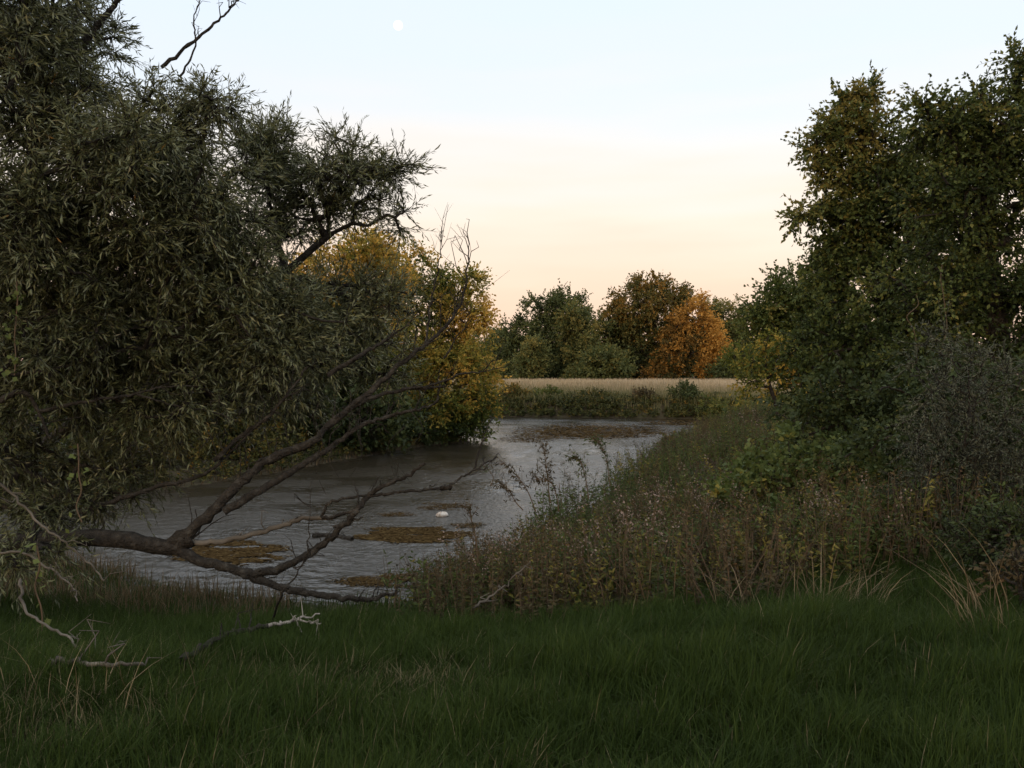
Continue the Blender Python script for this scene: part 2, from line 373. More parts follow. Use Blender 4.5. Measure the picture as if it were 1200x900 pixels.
def near_willow():
    base = gbase(-60, 8.7)
    rg = np.random.default_rng(3)
    trunk = [base, at(-50, 560, 8.9), at(-20, 420, 9.0), at(20, 250, 9.0), at(70, 100, 9.0), at(110, -60, 9.0)]
    lobes = [(28, 50, 8.3, 85, 90, 1.2, 80, .5), (148, 205, 8.4, 100, 70, 1.2, 90, .5), (198, 150, 9.0, 42, 45, .6, 30, .5), (50, 250, 8.3, 120, 90, 1.2, 80, .42),
             (225, 255, 9, 85, 80, 1.0, 80, .5), (252, 118, 8.7, 26, 18, .3, 9, .35), (30, 140, 8.3, 110, 70, 1, 60, .55), (-60, 0, 8, 120, 200, 1.4, 60),
             (100, 380, 8.8, 130, 70, 1.2, 70, .35), (265, 350, 9.6, 95, 80, 1.0, 90, .5), (40, 470, 9.0, 120, 70, 1., 30, .3),
             (200, 450, 9.3, 120, 60, .9, 80, .38), (330, 400, 9.6, 75, 60, .7, 70, .55), (90, 540, 9.6, 130, 45, .7, 50, .25), (70, 590, 8.8, 110, 26, .4, 22, .2), (30, 640, 8.0, 50, 30, .4, 8, .3), (60, 330, 8.6, 130, 80, 1, 70, .4), (60, 440, 9.2, 120, 60, .9, 50, .35), (230, 300, 9.4, 90, 60, .9, 60, .5), (90, 45, 9.2, 50, 40, .6, 18, .4)]
    root = make_tree('willow_tree', 'large grey green willow at the left with long bare limbs sprawling over the near bank', 'tree', base, trunk, lobes, 'willow', 11,
                     r0=.13, ntw=13, nlf=15, L=.42, ll=.085, lw=.0145, droop=.4, outw=.35, twigs=True, tj=.12, lj=.14, shell=1.6, lang=.75)
    # sprawling lower limbs, each a part with its own twigs
    def limb(pts, r0, r1, k=6, sides=7, tw=0, L=.3, name='branch', mat='bark', lab=None):
        m_ = MB(); P = branch(m_, rg, pts, r0, r1, k, sides)
        if tw: side_twigs(m_, rg, P, tw, L, min(.006, r1 * .8 + .001))
        o = m_.build(name, M[mat], None, True, origin=base); o.parent = root; o.location = (0, 0, 0)
        if lab: o['label'] = lab
    limb([(-130, 690, 8.6), (-40, 650, 8.5), (60, 632, 8.4), (130, 632, 8.4), (200, 640, 8.4), (225, 632, 8.4)], .10, .070, 6, 10, tw=16, L=.4)
    limb([(200, 638, 8.4), (240, 608, 8.4), (282, 565, 8.5), (315, 538, 8.6), (368, 516, 8.7), (384, 498, 8.8), (424, 470, 8.9), (468, 457, 9.0), (521, 453, 9.1)], .062, .012, tw=14, L=.35)
    limb([(262, 600, 8.4), (303, 577, 8.5), (333, 558, 8.6), (367, 537, 8.7), (390, 522, 8.8), (424, 498, 8.9), (450, 490, 9.0), (480, 481, 9.0), (508, 473, 9.1), (516, 450, 9.1)], .042, .008, tw=16, L=.35)
    limb([(384, 500, 8.8), (425, 466, 8.9), (468, 429, 9.0), (499, 404, 9.1), (524, 380, 9.2), (541, 352, 9.3), (548, 311, 9.3), (550, 286, 9.3)], .034, .005, tw=26, L=.5)
    limb([(499, 404, 9.1), (503, 370, 9.2), (509, 336, 9.3), (516, 300, 9.3), (519, 270, 9.3)], .014, .003, sides=5, tw=14, L=.4)
    limb([(470, 456, 9.0), (505, 452, 9.0), (535, 440, 9.0), (560, 436, 9.1), (577, 433, 9.1)], .016, .004, sides=5, tw=8)
    limb([(520, 420, 9.1), (528, 408, 9.1), (534, 396, 9.1), (545, 384, 9.1), (556, 350, 9.1)], .012, .003, sides=5, tw=8)
    limb([(384, 440, 8.9), (424, 414, 9.0), (447, 402, 9.1), (465, 389, 9.1), (478, 382, 9.1)], .026, .006, tw=8)
    limb([(195, 640, 8.4), (243, 660, 8.3), (283, 671, 8.2), (300, 679, 8.2), (340, 691, 8.1), (377, 698, 8.1), (413, 702, 8.0), (438, 703, 8.0), (448, 697, 8.0), (461, 697, 8.0)], .052, .013, tw=10, L=.22)
    limb([(283, 671, 8.2), (312, 671, 8.2), (343, 659, 8.2), (373, 641, 8.3), (400, 618, 8.3), (418, 598, 8.3), (430, 582, 8.4), (453, 568, 8.4), (477, 558, 8.4), (498, 543, 8.4)], .042, .015, tw=14, L=.25)
    limb([(418, 598, 8.3), (395, 604, 8.3), (377, 607, 8.3), (384, 592, 8.3), (400, 585, 8.3), (430, 580, 8.4)], .018, .012, sides=5)
    limb([(390, 618, 8.3), (405, 613, 8.3), (425, 606, 8.3)], .016, .006, sides=5)
    limb([(430, 582, 8.4), (455, 578, 8.45), (480, 575, 8.5), (513, 573, 8.6), (527, 569, 8.6), (543, 558, 8.7), (560, 549, 8.7), (582, 535, 8.8)], .017, .007, tw=6, L=.15)
    limb([(517, 573, 8.6), (523, 572, 8.6), (530, 570, 8.6)], .026, .020)
    limb([(555, 551, 8.7), (562, 528, 8.7), (566, 512, 8.7), (570, 502, 8.7), (578, 489, 8.7)], .010, .004, sides=5, tw=3, L=.12)
    limb([(215, 636, 8.4), (262, 634, 8.4), (300, 626, 8.4), (333, 614, 8.4), (357, 608, 8.4), (390, 607, 8.4)], .028, .022, tw=7, L=.18, mat='dead', lab='broken grey branch stub')
    limb([(0, 470, 8.2), (28, 460, 8.2), (45, 482, 8.2), (57, 512, 8.2)], .028, .012, sides=6, tw=4)
    limb([(45, 482, 8.2), (105, 470, 8.3), (160, 462, 8.4), (190, 453, 8.5), (235, 452, 8.6)], .020, .006, sides=6, tw=8)
    limb([(160, 462, 8.4), (205, 475, 8.5), (250, 483, 8.6), (277, 494, 8.6)], .012, .004, sides=5, tw=5)
    limb([(-10, 440, 8.2), (50, 435, 8.3), (98, 422, 8.4), (130, 400, 8.5), (155, 385, 8.6), (195, 384, 8.6)], .020, .005, sides=6, tw=8)
    limb([(0, 440, 8.1), (20, 408, 8.1), (38, 378, 8.1), (58, 368, 8.1)], .018, .008, sides=6, tw=4)
    limb([(95, 600, 8.7), (140, 585, 8.7), (185, 570, 8.8), (240, 555, 8.9), (270, 530, 9), (300, 500, 9)], .03, .009, tw=10)
    limb([(250, 540, 8.9), (290, 505, 9), (312, 490, 9), (335, 465, 9), (360, 430, 9.1)], .026, .010, tw=10, L=.4)
    limb([(70, 100, 8.9), (93, 62, 8.8), (112, 36, 8.8), (130, 14, 8.8), (146, -5, 8.8)], .05, .02, tw=4)
    limb([(190, 80, 8.8), (222, 54, 8.8), (253, 28, 8.8), (270, 12, 8.8), (281, 0, 8.8)], .020, .006, tw=6, L=.2)
    limb([(212, 90, 8.8), (228, 62, 8.8), (230, 40, 8.8), (229, 20, 8.8), (238, -4, 8.8)], .012, .004, sides=5, tw=6, L=.2)
    for k in range(22):
        px = rg.uniform(60, 480); py = rg.uniform(470, 610) if px < 300 else rg.uniform(450, 520); y = 8.6
        limb([(px, py, y), (px + rg.normal() * 9, py + 25, y), (px + rg.normal() * 12, py + rg.uniform(40, 70), y)], .005, .002, 3, 4, name='hanging_twig')
    # pale bleached dead stems low at the left edge
    limb([(-20, 556, 7.6), (0, 568, 7.6), (23, 588, 7.6), (49, 617, 7.6), (76, 636, 7.6), (106, 662, 7.6), (121, 681, 7.6)], .014, .006, tw=5, L=.2, name='dead_branch', mat='dead', lab='bleached dead branch')
    limb([(23, 680, 6.0), (27, 711, 5.8), (49, 730, 5.6), (76, 747, 5.4), (102, 768, 5.2), (125, 762, 5.2), (147, 751, 5.2)], .011, .004, tw=5, L=.2, name='dead_branch', mat='dead', lab='bleached dead branch')
    limb([(-30, 650, 6.4), (20, 648, 6.4), (60, 668, 6.3), (85, 690, 6.2), (90, 705, 6.1)], .010, .004, tw=5, L=.2, name='dead_branch', mat='dead', lab='bleached dead branch')
    return root
near_willow()

def second_willow():
    base = gbase(-90, 10.6)
    trunk = [base, at(-30, 590, 10.6), at(80, 500, 10.6), (at(210, 410, 10.6)), at(300, 345, 10.6), at(343, 312, 10.6), at(383, 278, 10.6), at(413, 262, 10.6)]
    lobes = [(400, 208, 10.6, 54, 42, .8, 58, .3), (442, 202, 10.6, 26, 20, .3, 12, .25), (375, 240, 10.6, 42, 28, .5, 20, .25), (476, 194, 10.6, 9, 6, .15, 3, .2),
             (325, 200, 10.8, 32, 55, .6, 50, .5), (330, 260, 11, 30, 40, .5, 26, .4), (300, 180, 10.5, 30, 35, .5, 26, .5), (400, 345, 11, 55, 28, .6, 26, .5), (385, 400, 11, 70, 45, .7, 60, .5),
             (470, 255, 10.8, 10, 18, .2, 5, .3), (450, 360, 10.8, 38, 28, .4, 22, .45), (320, 460, 11, 70, 35, .7, 30, .35), (440, 420, 10.8, 40, 30, .4, 20, .3), (250, 440, 11.2, 70, 60, .6, 40, .3)]
    return make_tree('willow_tree', 'leaning willow with a dark feathery tuft standing out against the sky', 'tree', base, trunk, lobes, 'willow', 12,
                     r0=.07, ntw=10, nlf=12, L=.36, ll=.085, lw=.0155, droop=.05, outw=.5, twigs=True, tj=.12, lj=.14, shell=1.8, lang=.7)
second_willow()

# ----- trees of the left bank
def simple_tree(name, label, cat, px, Yd, lobes, mat, seed, topy=None, lean=0, **kw):
    base = gbase(px, Yd)
    cx = np.mean([l[0] for l in lobes]); ty = min(l[1] for l in lobes) if topy is None else topy
    pyb = HOR + (CAMZ - base[2]) * F / Yd; yy = lambda t: pyb + (ty - pyb) * t
    trunk = [base, at(px + 1, yy(.2), Yd), at((px * 2 + cx) / 3 + lean, yy(.42), Yd), at(cx + lean, yy(.7), Yd), at(cx + lean, yy(.94), Yd)]
    return make_tree(name, label, cat, base, trunk, lobes, mat, seed, **kw)
simple_tree('autumn_tree', 'yellow and green tree overhanging the water at the river bend', 'tree', 505, 41,
            [(500, 335, 41, 42, 36, 2, 60, .45), (530, 350, 41, 36, 38, 1.6, 50, .68), (548, 395, 41, 28, 38, 1.4, 46, .85), (560, 440, 41, 22, 34, 1.3, 40, .7), (490, 400, 41, 52, 50, 2.2, 70, .45),
             (515, 430, 40, 42, 40, 1.8, 70, .72), (500, 480, 40, 50, 32, 2, 70, .55), (540, 495, 41, 36, 22, 1.4, 46, .2), (440, 490, 41, 45, 30, 2, 40, .3), (558, 475, 41, 20, 22, 1, 26, .4),
             (566, 372, 41, 9, 14, .5, 8, .9), (480, 312, 41, 30, 20, 1, 20, .85)],
            'yellow', 21, r0=.22, ntw=9, nlf=10, L=.8, ll=.15, lw=.09, droop=.25, tj=.16, lj=.1)
simple_tree('autumn_tree', 'golden tree showing through the willow behind the tuft', 'tree', 400, 36,
            [(400, 320, 36, 50, 40, 2, 90, .72), (370, 345, 36, 40, 36, 1.6, 60, .9), (430, 300, 36, 32, 28, 1.3, 50, .8), (440, 360, 36, 40, 40, 1.6, 70, .7), (395, 400, 36, 70, 50, 2, 80, .35),
             (440, 440, 36, 40, 36, 1.6, 50, .35), (462, 330, 36, 20, 28, 1, 24, .8), (360, 460, 36, 60, 40, 2, 50, .2)],
            'yellow', 22, r0=.2, ntw=9, nlf=9, L=.75, ll=.14, lw=.09, droop=.25, tj=.13, lj=.1)
simple_tree('bank_tree', 'dark green tree filling the gap behind the willow limbs', 'tree', 330, 34,
            [(330, 410, 34, 70, 50, 2.5, 90, .5), (300, 450, 34, 90, 60, 2.5, 110, .35), (400, 480, 34, 70, 45, 2, 90, .25), (450, 500, 35, 50, 28, 1.5, 50, .15)],
            'dark', 23, r0=.22, ntw=6, nlf=7, L=.8, ll=.2, lw=.13)
simple_tree('bank_tree', 'rounded green tree across the water behind the willow at the left edge', 'tree', 60, 27,
            [(60, 340, 27, 110, 60, 2.5, 100, .6), (60, 420, 27, 140, 70, 2.5, 130, .6), (60, 500, 26, 140, 60, 2.5, 130, .4)],
            'green', 24, r0=.28, ntw=6, nlf=7, L=.75, ll=.17, lw=.11)
simple_tree('bank_tree', 'olive green tree behind the crown of the willow', 'tree', 215, 30,
            [(215, 360, 30, 65, 50, 2.2, 70, .7), (220, 420, 30, 80, 60, 2.5, 110, .6), (220, 490, 29, 90, 50, 2.5, 110, .4)],
            'ochre', 25, r0=.25, ntw=6, nlf=7, L=.8, ll=.18, lw=.12)
simple_tree('riverside_bush', 'small yellowish bush low on the left bank behind the dark limbs', 'bush', 285, 28.5,
            [(285, 515, 28.5, 60, 34, 1.5, 50, .5), (220, 520, 27, 40, 30, 1.2, 30, .55)], 'ochre', 26, r0=.08, ntw=6, nlf=7, L=.5, ll=.12, lw=.08)
simple_tree('riverside_bush', 'dark low bush overhanging the water at the bend', 'bush', 450, 39,
            [(440, 510, 38.5, 80, 22, 1.5, 70, .3), (520, 505, 41, 50, 20, 1.5, 50, .25)], 'dark', 27, r0=.08, ntw=6, nlf=7, L=.6, ll=.16, lw=.1)

# ----- far tree line beyond the field
FAR = [('far_tree', 'broad dark green oak at the left end of the far trees', 630, 112, [(640, 385, 112, 42, 34, 5, 34, .35), (600, 405, 112, 24, 30, 3.5, 20, .35), (672, 368, 112, 26, 24, 3.5, 20, .4), (640, 360, 112, 22, 16, 3, 12, .4), (625, 425, 112, 42, 26, 4, 24, .25), (660, 350, 113, 12, 9, 2, 5, .4)], 'fargreen', .5),
       ('far_tree', 'mid green rounded tree between the dark oak and the tallest far tree', 680, 108, [(684, 395, 108, 30, 34, 4, 30, .75), (680, 425, 108, 34, 26, 4, 24, .6), (668, 375, 108, 16, 18, 2.5, 10, .75)], 'fargreen', .5),
       ('far_tree', 'tallest far tree with a domed olive and rust crown', 762, 110, [(762, 352, 110, 42, 28, 5, 34, .7), (740, 378, 110, 34, 32, 4, 26, .6), (785, 375, 110, 34, 34, 4, 26, .75), (725, 370, 110, 16, 14, 2, 8, .8), (760, 415, 110, 52, 36, 5, 40, .3), (762, 334, 110, 24, 10, 2.5, 10, .6), (802, 350, 110, 14, 12, 2, 7, .6), (722, 405, 110, 22, 34, 3, 18, .3)], 'ochre', .5),
       ('far_tree', 'bright orange pointed tree in the far tree line', 826, 106, [(812, 370, 106, 12, 16, 2, 8, .7), (833, 398, 106, 9, 22, 1.6, 12, 1.0), (842, 416, 106, 9, 16, 1.6, 9, .8), (828, 430, 106, 13, 14, 2, 9, .6), (806, 405, 106, 15, 30, 2.4, 12, .15), (820, 358, 106, 6, 8, 1.2, 3, .75), (834, 378, 106, 5, 9, .9, 3, 1.0)], 'orange', .6),
       ('far_tree', 'low rust brown tree at the left of the bright orange one', 788, 105, [(786, 415, 105, 15, 26, 2, 22, .35), (775, 435, 105, 18, 12, 2, 12, .25), (796, 388, 105, 10, 16, 1.5, 8, .5)], 'orange', .5),
       ('far_tree', 'pale green tree rising behind the orange tree', 845, 125, [(845, 372, 125, 24, 20, 4, 22, .8), (860, 392, 125, 24, 26, 4, 24, .75), (836, 362, 125, 12, 8, 2, 6, .9), (850, 420, 125, 40, 30, 4, 26, .5)], 'fargreen', .5),
       ('far_tree', 'small pale green tree beside the golden bank tree, far left of the field', 580, 118, [(582, 405, 118, 20, 22, 3, 18, .7), (575, 430, 118, 24, 20, 3, 18, .6)], 'fargreen', .5),
       ('far_tree', 'narrow yellow green tree in front of the dark oak', 628, 104, [(628, 415, 104, 12, 16, 1.8, 14, .8), (618, 434, 104, 20, 14, 2.2, 16, .6)], 'fargreen', .5),
       ('far_shrub', 'round green shrub at the field edge under the far trees', 706, 101, [(706, 430, 101, 28, 18, 3, 34, .6), (712, 422, 101, 16, 12, 2, 12, .7), (690, 440, 101, 16, 8, 2, 10, .55)], 'fargreen', .5),
       ('far_shrub', 'low dark shrub at the foot of the orange tree', 860, 103, [(860, 435, 103, 26, 14, 3, 22, .4)], 'fargreen', .5)]
for i_, (nm, lab, px, Yd, lobes, mat, tn) in enumerate(FAR):
    simple_tree(nm, lab, 'tree' if nm == 'far_tree' else 'shrub', px, Yd, [tuple(list(l[:6]) + [int(l[6] * 3)] + list(l[7:])) for l in lobes], mat, 40 + i_, r0=.32, ntw=9, nlf=10, L=1.3, ll=.28, lw=.2, outw=.8, tj=.16, lj=.13, shell=2.2,
                group='trees beyond the far field')
for i_, (px, Yd, hp, wd) in enumerate([(560, 150, 50, 40), (610, 150, 50, 50), (655, 145, 60, 50), (700, 145, 70, 60), (760, 145, 70, 60), (820, 145, 65, 50), (880, 140, 70, 60), (970, 130, 80, 60), (480, 140, 70, 60), (1060, 130, 90, 70), (380, 140, 80, 80)]):
    simple_tree('wood_tree', 'green tree of the wood closing the view behind the far tree line', 'tree', px, Yd, [(px, 442 - hp * .5, Yd, wd, hp * .5, 6, 120, .5), (px - wd * .3, 442 - hp * .2, Yd, wd * 1.2, hp * .35, 6, 120, .4)], 'fargreen', 60 + i_,
                r0=.35, ntw=6, nlf=7, L=1.6, ll=.6, lw=.4, outw=.9, group='trees of the wood behind the far trees')

# ----- right hand trees
simple_tree('maple_tree', 'dark green tree stepping down to the field at the right bank', 'tree', 945, 32,
            [(930, 350, 32, 40, 36, 2, 60, .5), (950, 335, 32, 36, 28, 1.6, 40, .5), (900, 380, 32, 28, 26, 1.5, 34, .5), (950, 400, 32, 55, 45, 2.2, 80, .45), (892, 362, 32, 14, 12, .8, 12, .5), (985, 380, 32, 50, 50, 2, 60, .4), (975, 440, 31, 60, 45, 2, 70, .3)],
            'green', 71, r0=.22, ntw=9, nlf=10, L=.65, ll=.13, lw=.085)
simple_tree('sapling', 'slender yellow green sapling on the grassy right bank', 'sapling', 912, 30,
            [(880, 425, 30, 30, 16, 1.1, 26, .45), (915, 420, 30, 30, 22, 1.1, 28, .55), (935, 455, 30, 24, 22, 1.1, 24, .58), (885, 450, 30, 24, 14, .9, 16, .5), (905, 400, 30, 18, 14, .8, 12, .6), (865, 415, 30, 14, 10, .6, 8, .5)],
            'yellow', 72, r0=.07, ntw=6, nlf=8, L=.45, ll=.12, lw=.07, outw=.6)
simple_tree('maple_tree', 'tall maple at the right whose yellowing top stands clear of the sky line', 'tree', 1055, 19,
            [(998, 150, 19, 32, 36, .8, 36, .9), (966, 163, 19, 22, 24, .5, 16, .85), (988, 205, 19, 36, 30, .8, 30, .8), (1040, 195, 19, 36, 55, 1, 46, .5), (1030, 250, 19, 45, 45, 1, 46, .45), (950, 250, 19, 26, 12, .5, 14, .65), (972, 290, 19, 10, 20, .4, 8, .5),
             (990, 268, 19, 34, 26, .6, 22, .45), (1090, 225, 19, 55, 62, 1.2, 70, .5), (1070, 310, 19, 80, 60, 1.4, 80, .4), (1000, 330, 19, 50, 40, 1, 50, .45), (990, 400, 18.5, 60, 50, 1.2, 60, .4), (1070, 410, 18.5, 80, 70, 1.4, 80, .35),
             (1000, 112, 19, 12, 10, .3, 5, .75), (1025, 112, 19, 9, 9, .3, 4, .6)],
            'green', 73, r0=.25, ntw=11, nlf=11, L=.48, ll=.10, lw=.058, outw=.5, twigs=True, lj=.16, tj=.2)
simple_tree('maple_tree', 'dark leafy tree at the right edge with a sprig above its top', 'tree', 1175, 14,
            [(1100, 150, 14, 32, 26, .6, 30, .5), (1155, 160, 14, 50, 38, .9, 56, .5), (1190, 78, 14, 12, 18, .3, 8, .5), (1192, 120, 14, 16, 26, .4, 14, .5), (1130, 240, 14, 70, 60, 1.1, 80, .45), (1210, 220, 14, 60, 80, 1.1, 70, .4),
             (1110, 340, 14, 70, 60, 1.1, 80, .4), (1190, 360, 14, 70, 80, 1.1, 80, .3), (1080, 125, 14, 9, 7, .2, 4, .5), (1145, 112, 14, 8, 14, .2, 4, .4), (1180, 470, 13.5, 70, 60, 1, 60, .25), (1100, 450, 14, 60, 60, 1, 50, .3)],
            'green', 74, r0=.2, ntw=11, nlf=11, L=.42, ll=.078, lw=.045, outw=.5, twigs=True, lj=.15, tj=.2)
simple_tree('grey_shrub', 'wispy grey leafed shrub in front of the dark right hand trees', 'shrub', 1120, 9.5,
            [(1100, 440, 9.5, 30, 60, .4, 16, .7), (1150, 470, 9.5, 60, 70, .6, 30, .6), (1110, 540, 9.5, 80, 60, .7, 34, .5), (1180, 560, 9.3, 50, 60, .6, 24, .5)],
            'wisp', 75, topy=420, r0=.020, ntw=8, nlf=16, L=.32, ll=.05, lw=.012, outw=.5, twigs=True, bark='bark', rtip=.003)
simple_tree('vine_mound', 'low mound of broad leafed vine between the right bank weeds and the trees', 'vine', 930, 13.5,
            [(900, 560, 13, 50, 36, .9, 60, .5), (950, 545, 13.5, 60, 40, 1, 80, .45), (1010, 560, 12.5, 60, 45, 1, 80, .4), (870, 590, 12.5, 40, 30, .8, 40, .6), (960, 610, 11.5, 80, 35, .9, 80, .45), (1050, 600, 11, 50, 45, .9, 60, .45)],
            'weedgreen', 76, topy=540, r0=.04, ntw=6, nlf=6, L=.22, ll=.085, lw=.075, outw=.7, flat=.8, rtip=.005)
simple_tree('bush', 'broad dark bush filling the shade under the right hand maples', 'bush', 1130, 11.5,
            [(1120, 470, 11.5, 90, 50, .7, 90, .35), (1180, 540, 11, 80, 60, .7, 90, .25), (1070, 540, 11, 70, 45, .7, 80, .3), (1130, 620, 10, 100, 40, .8, 90, .2), (1020, 620, 10, 60, 35, .7, 60, .25)], 'dark', 80, topy=450, r0=.05, ntw=7, nlf=8, L=.3, ll=.075, lw=.045)
simple_tree('bush', 'dark bush under the maple above the vine mound', 'bush', 1020, 17,
            [(1010, 470, 17, 70, 45, 1.2, 80, .35), (960, 490, 17, 50, 36, 1, 50, .4), (1090, 500, 16, 70, 60, 1.2, 80, .3)], 'dark', 77, topy=450, r0=.08, ntw=6, nlf=8, L=.4, ll=.1, lw=.07)
simple_tree('bush', 'brushy dark bush at the right edge above the dry stalks', 'bush', 1190, 7.2,
            [(1190, 640, 7.2, 50, 40, .4, 40, .3), (1210, 700, 7.0, 50, 50, .4, 40, .25), (1150, 620, 7.6, 50, 30, .4, 26, .3)], 'dark', 78, topy=610, r0=.03, ntw=6, nlf=9, L=.2, ll=.05, lw=.022, twigs=True, rtip=.003)
simple_tree('bush', 'brown leafed brush at the right edge of the lawn', 'bush', 1200, 6.4,
            [(1195, 670, 6.4, 26, 26, .25, 14, .45), (1190, 730, 6.3, 36, 30, .25, 22, .35)], 'weedbrown', 79, topy=640, r0=.02, ntw=6, nlf=8, L=.18, ll=.05, lw=.025, twigs=True, rtip=.003)
# leafy vine hanging in the right trees
def vine(px0, py0, py1, Yd, n, label, seed):
    rg = np.random.default_rng(seed); root = empty('hanging_vine', at(px0, py1, Yd)); tag(root, label, 'vine')
    P = smooth_path(pl(*[(px0 + rg.normal() * 3, y, Yd) for y in np.linspace(py0, py1, 6)]), 6); s = MB(); tube(s, P, .006, 5)
    k = rg.integers(0, len(P), n); l = MB(); leaves(l, rg, P[k] + rg.normal(size=(n, 3)) * .05, rvec(rg, n) + [0, -.3, -.8], .055, .05, .6 + .25 * rg.random(n), .05)
    o = at(px0, py1, Yd)
    for m_, nm, mt in ((s, 'stem', 'stem'), (l, 'leaves', 'weedgreen')):
        b_ = m_.build(nm, M[mt], None, False, origin=o); b_.parent = root; b_.location = (0, 0, 0)
vine(1106, 310, 400, 12.4, 34, 'yellow green vine hanging down in front of the dark trees', 5)
vine(1070, 345, 410, 12.6, 24, 'shorter green vine beside the long hanging one', 6)

vine(20, 330, 440, 7.6, 40, 'yellowing vine at the left edge among the willow limbs', 7)
vine(96, 520, 612, 7.4, 14, 'few yellow leaves hanging on a thin vine by the dark willow limb', 8)
vine(45, 640, 760, 6.0, 26, 'straggly yellow leafed vine over the dead stems at the lower left', 9)
for i_, (px, Yd, rx, ry, py, mt, tn, lab) in enumerate([(800, 63.5, 16, 12, 474, 'dark', .5, 'round dark green shrub on the far bank nearest the sapling'), (835, 60, 18, 14, 472, 'green', .75, 'light green shrub at the water end below the sapling'),
        (755, 67, 14, 7, 474, 'weedbrown', .5, 'rusty brown shrub hanging over the middle of the far bank'), (700, 68.5, 18, 7, 473, 'ochre', .5, 'low olive shrub on the far bank below the tallest far tree'),
        (640, 70, 16, 8, 472, 'green', .6, 'green shrub on the far bank below the dark oak'), (600, 70, 18, 9, 470, 'ochre', .6, 'tangled shrub on the far bank beside the golden tree'),
        (870, 50, 24, 14, 476, 'green', .8, 'bushy pale green shrub on the right bank below the sapling'), (905, 38, 28, 14, 492, 'weedgreen', .5, 'green shrub at the foot of the sapling'), (860, 42, 26, 10, 500, 'weedgreen', .45, 'low green shrub on the right bank left of the sapling foot'),
        (800, 36, 26, 10, 508, 'ochre', .6, 'olive brown shrub on the right bank where the river narrows from view'), (950, 27, 36, 16, 512, 'weedgreen', .5, 'weedy green shrub between the sapling and the vine mound'), (790, 24, 32, 14, 540, 'green', .6, 'leafy shrub on the right bank behind the brown weeds')]):
    x_ = (px - 600) / F * Yd
    if float(river_d(x_, Yd)) < .6: Yd += 2.5 if Yd > 55 else 0
    py = HOR + (CAMZ - float(zg((px - 600) / F * Yd, Yd)) - ry / F * Yd * .75) * F / Yd
    simple_tree('bank_shrub', lab, 'shrub', px, Yd, [(px, py, Yd, rx, ry, rx / F * Yd, 44, tn), (px + rx * .5, py + ry * .3, Yd, rx * .7, ry * .7, rx / F * Yd * .7, 24, tn - .1)], mt, 300 + i_, topy=py, r0=.04, ntw=6, nlf=8,
                L=.008 * Yd, ll=.0028 * Yd, lw=.0014 * Yd, outw=.8)

# ---------------------------------------------------------------- herbs, grass and other cover
def herb_arrays(rg, pts, h, nst, spread, lean=.35):
    n = len(pts); b = np.repeat(pts, nst, 0) + rg.normal(size=(n * nst, 3)) * [spread, spread, 0]
    hh = np.repeat(np.broadcast_to(h, (n,)), nst) * (.55 + .5 * rg.random(n * nst))
    d = nrm(np.array([0, 0, 1.]) + rg.normal(size=(n * nst, 3)) * lean * [1, 1, .1])
    return b, d, hh
def herbs(rg, lb, sb, pts, h, nst, nlf, ll, lw, spread=.15, lean=.2, tone=.5, tj=.15, hang=.0, sr=.004, t0=.15, headmb=None, nhead=0, hl=.03):
    b, d, hh = herb_arrays(rg, pts, h, nst, spread, lean); n = len(b)
    if sb is not None:
        q = np.full(n, sr); mid = b + d * hh[:, None] * .55; tip = b + d * hh[:, None] + rg.normal(size=(n, 3)) * .04
        edges(sb, b - [0, 0, .05], mid, q, q * .75, 3, rnd=np.repeat(rg.random(n), 6)); edges(sb, mid, tip, q * .75, q * .4, 3)
    B = np.repeat(b, nlf, 0); D = np.repeat(d, nlf, 0); H = np.repeat(hh, nlf)[:, None]
    t = t0 + (1 - t0) * rg.random((len(B), 1))
    u = rvec(rg, len(B)) * [1, 1, .5] + [0, 0, .35 - hang]
    sz = 1.15 - .5 * t[:, 0] + .3 * rg.random(len(B))
    rn = np.repeat(np.repeat(tone + tj * rg.normal(size=len(pts)), nst), nlf) + .12 * rg.normal(size=len(B))
    leaves(lb, rg, B + D * H * t, u, ll * sz, lw * sz, rn)
    if headmb is not None:
        B = np.repeat(b + d * hh[:, None], nhead, 0)
        leaves(headmb, rg, B + rg.normal(size=B.shape) * [.025, .025, .05] * (hl / .03) ** .5, rvec(rg, len(B)) + [0, 0, .6], hl, hl * .6, rg.random(len(B)))

def blades(mb, rg, x, y, h, wd, rn, lean=.35, wind=(0, 0), seg=2):
    n = len(x); z = zg(x, y); P0 = np.stack([x, y, z - .02], -1)
    th = rg.random(n) * 2 * math.pi; side = np.stack([np.cos(th), np.sin(th), np.zeros(n)], -1)
    ld = nrm(np.stack([np.cos(th + 1.57 + rg.normal(size=n) * .4), np.sin(th + 1.57), np.zeros(n)], -1)) * np.abs(rg.normal(size=n) * lean)[:, None] + np.stack([np.broadcast_to(wind[0], (n,)), np.broadcast_to(wind[1], (n,)), np.zeros(n)], -1)
    h = h[:, None]; wd = np.broadcast_to(wd, (n,))[:, None]
    rows = []
    for s in np.linspace(0, 1, seg + 1):
        c = P0 + np.array([0, 0, 1]) * h * (s - .22 * s * s * np.linalg.norm(ld, axis=1)[:, None]) + ld * h * s * s
        ww = wd * (1 - s) ** .6 * .5 + wd * .04; rows += [c - side * ww, c + side * ww]
    V = np.stack(rows, 1); k = 2 * (seg + 1)
    q = np.concatenate([np.arange(n)[:, None] * k + np.array([[2 * j, 2 * j + 1, 2 * j + 3, 2 * j + 2]]) for j in range(seg)])
    mb.add(V, q, np.repeat(np.clip(rn, 0, 1), k))
def frust(rg, n, y0, y1, mar=1.0, pw=2):
    """random spots in the wedge of ground in front of the camera, with a margin at both sides"""
    y = (y0 ** pw + (y1 ** pw - y0 ** pw) * rg.random(n)) ** (1 / pw)
    x = (rg.random(n) * 2 - 1) * (.60 * y + mar); return x, y
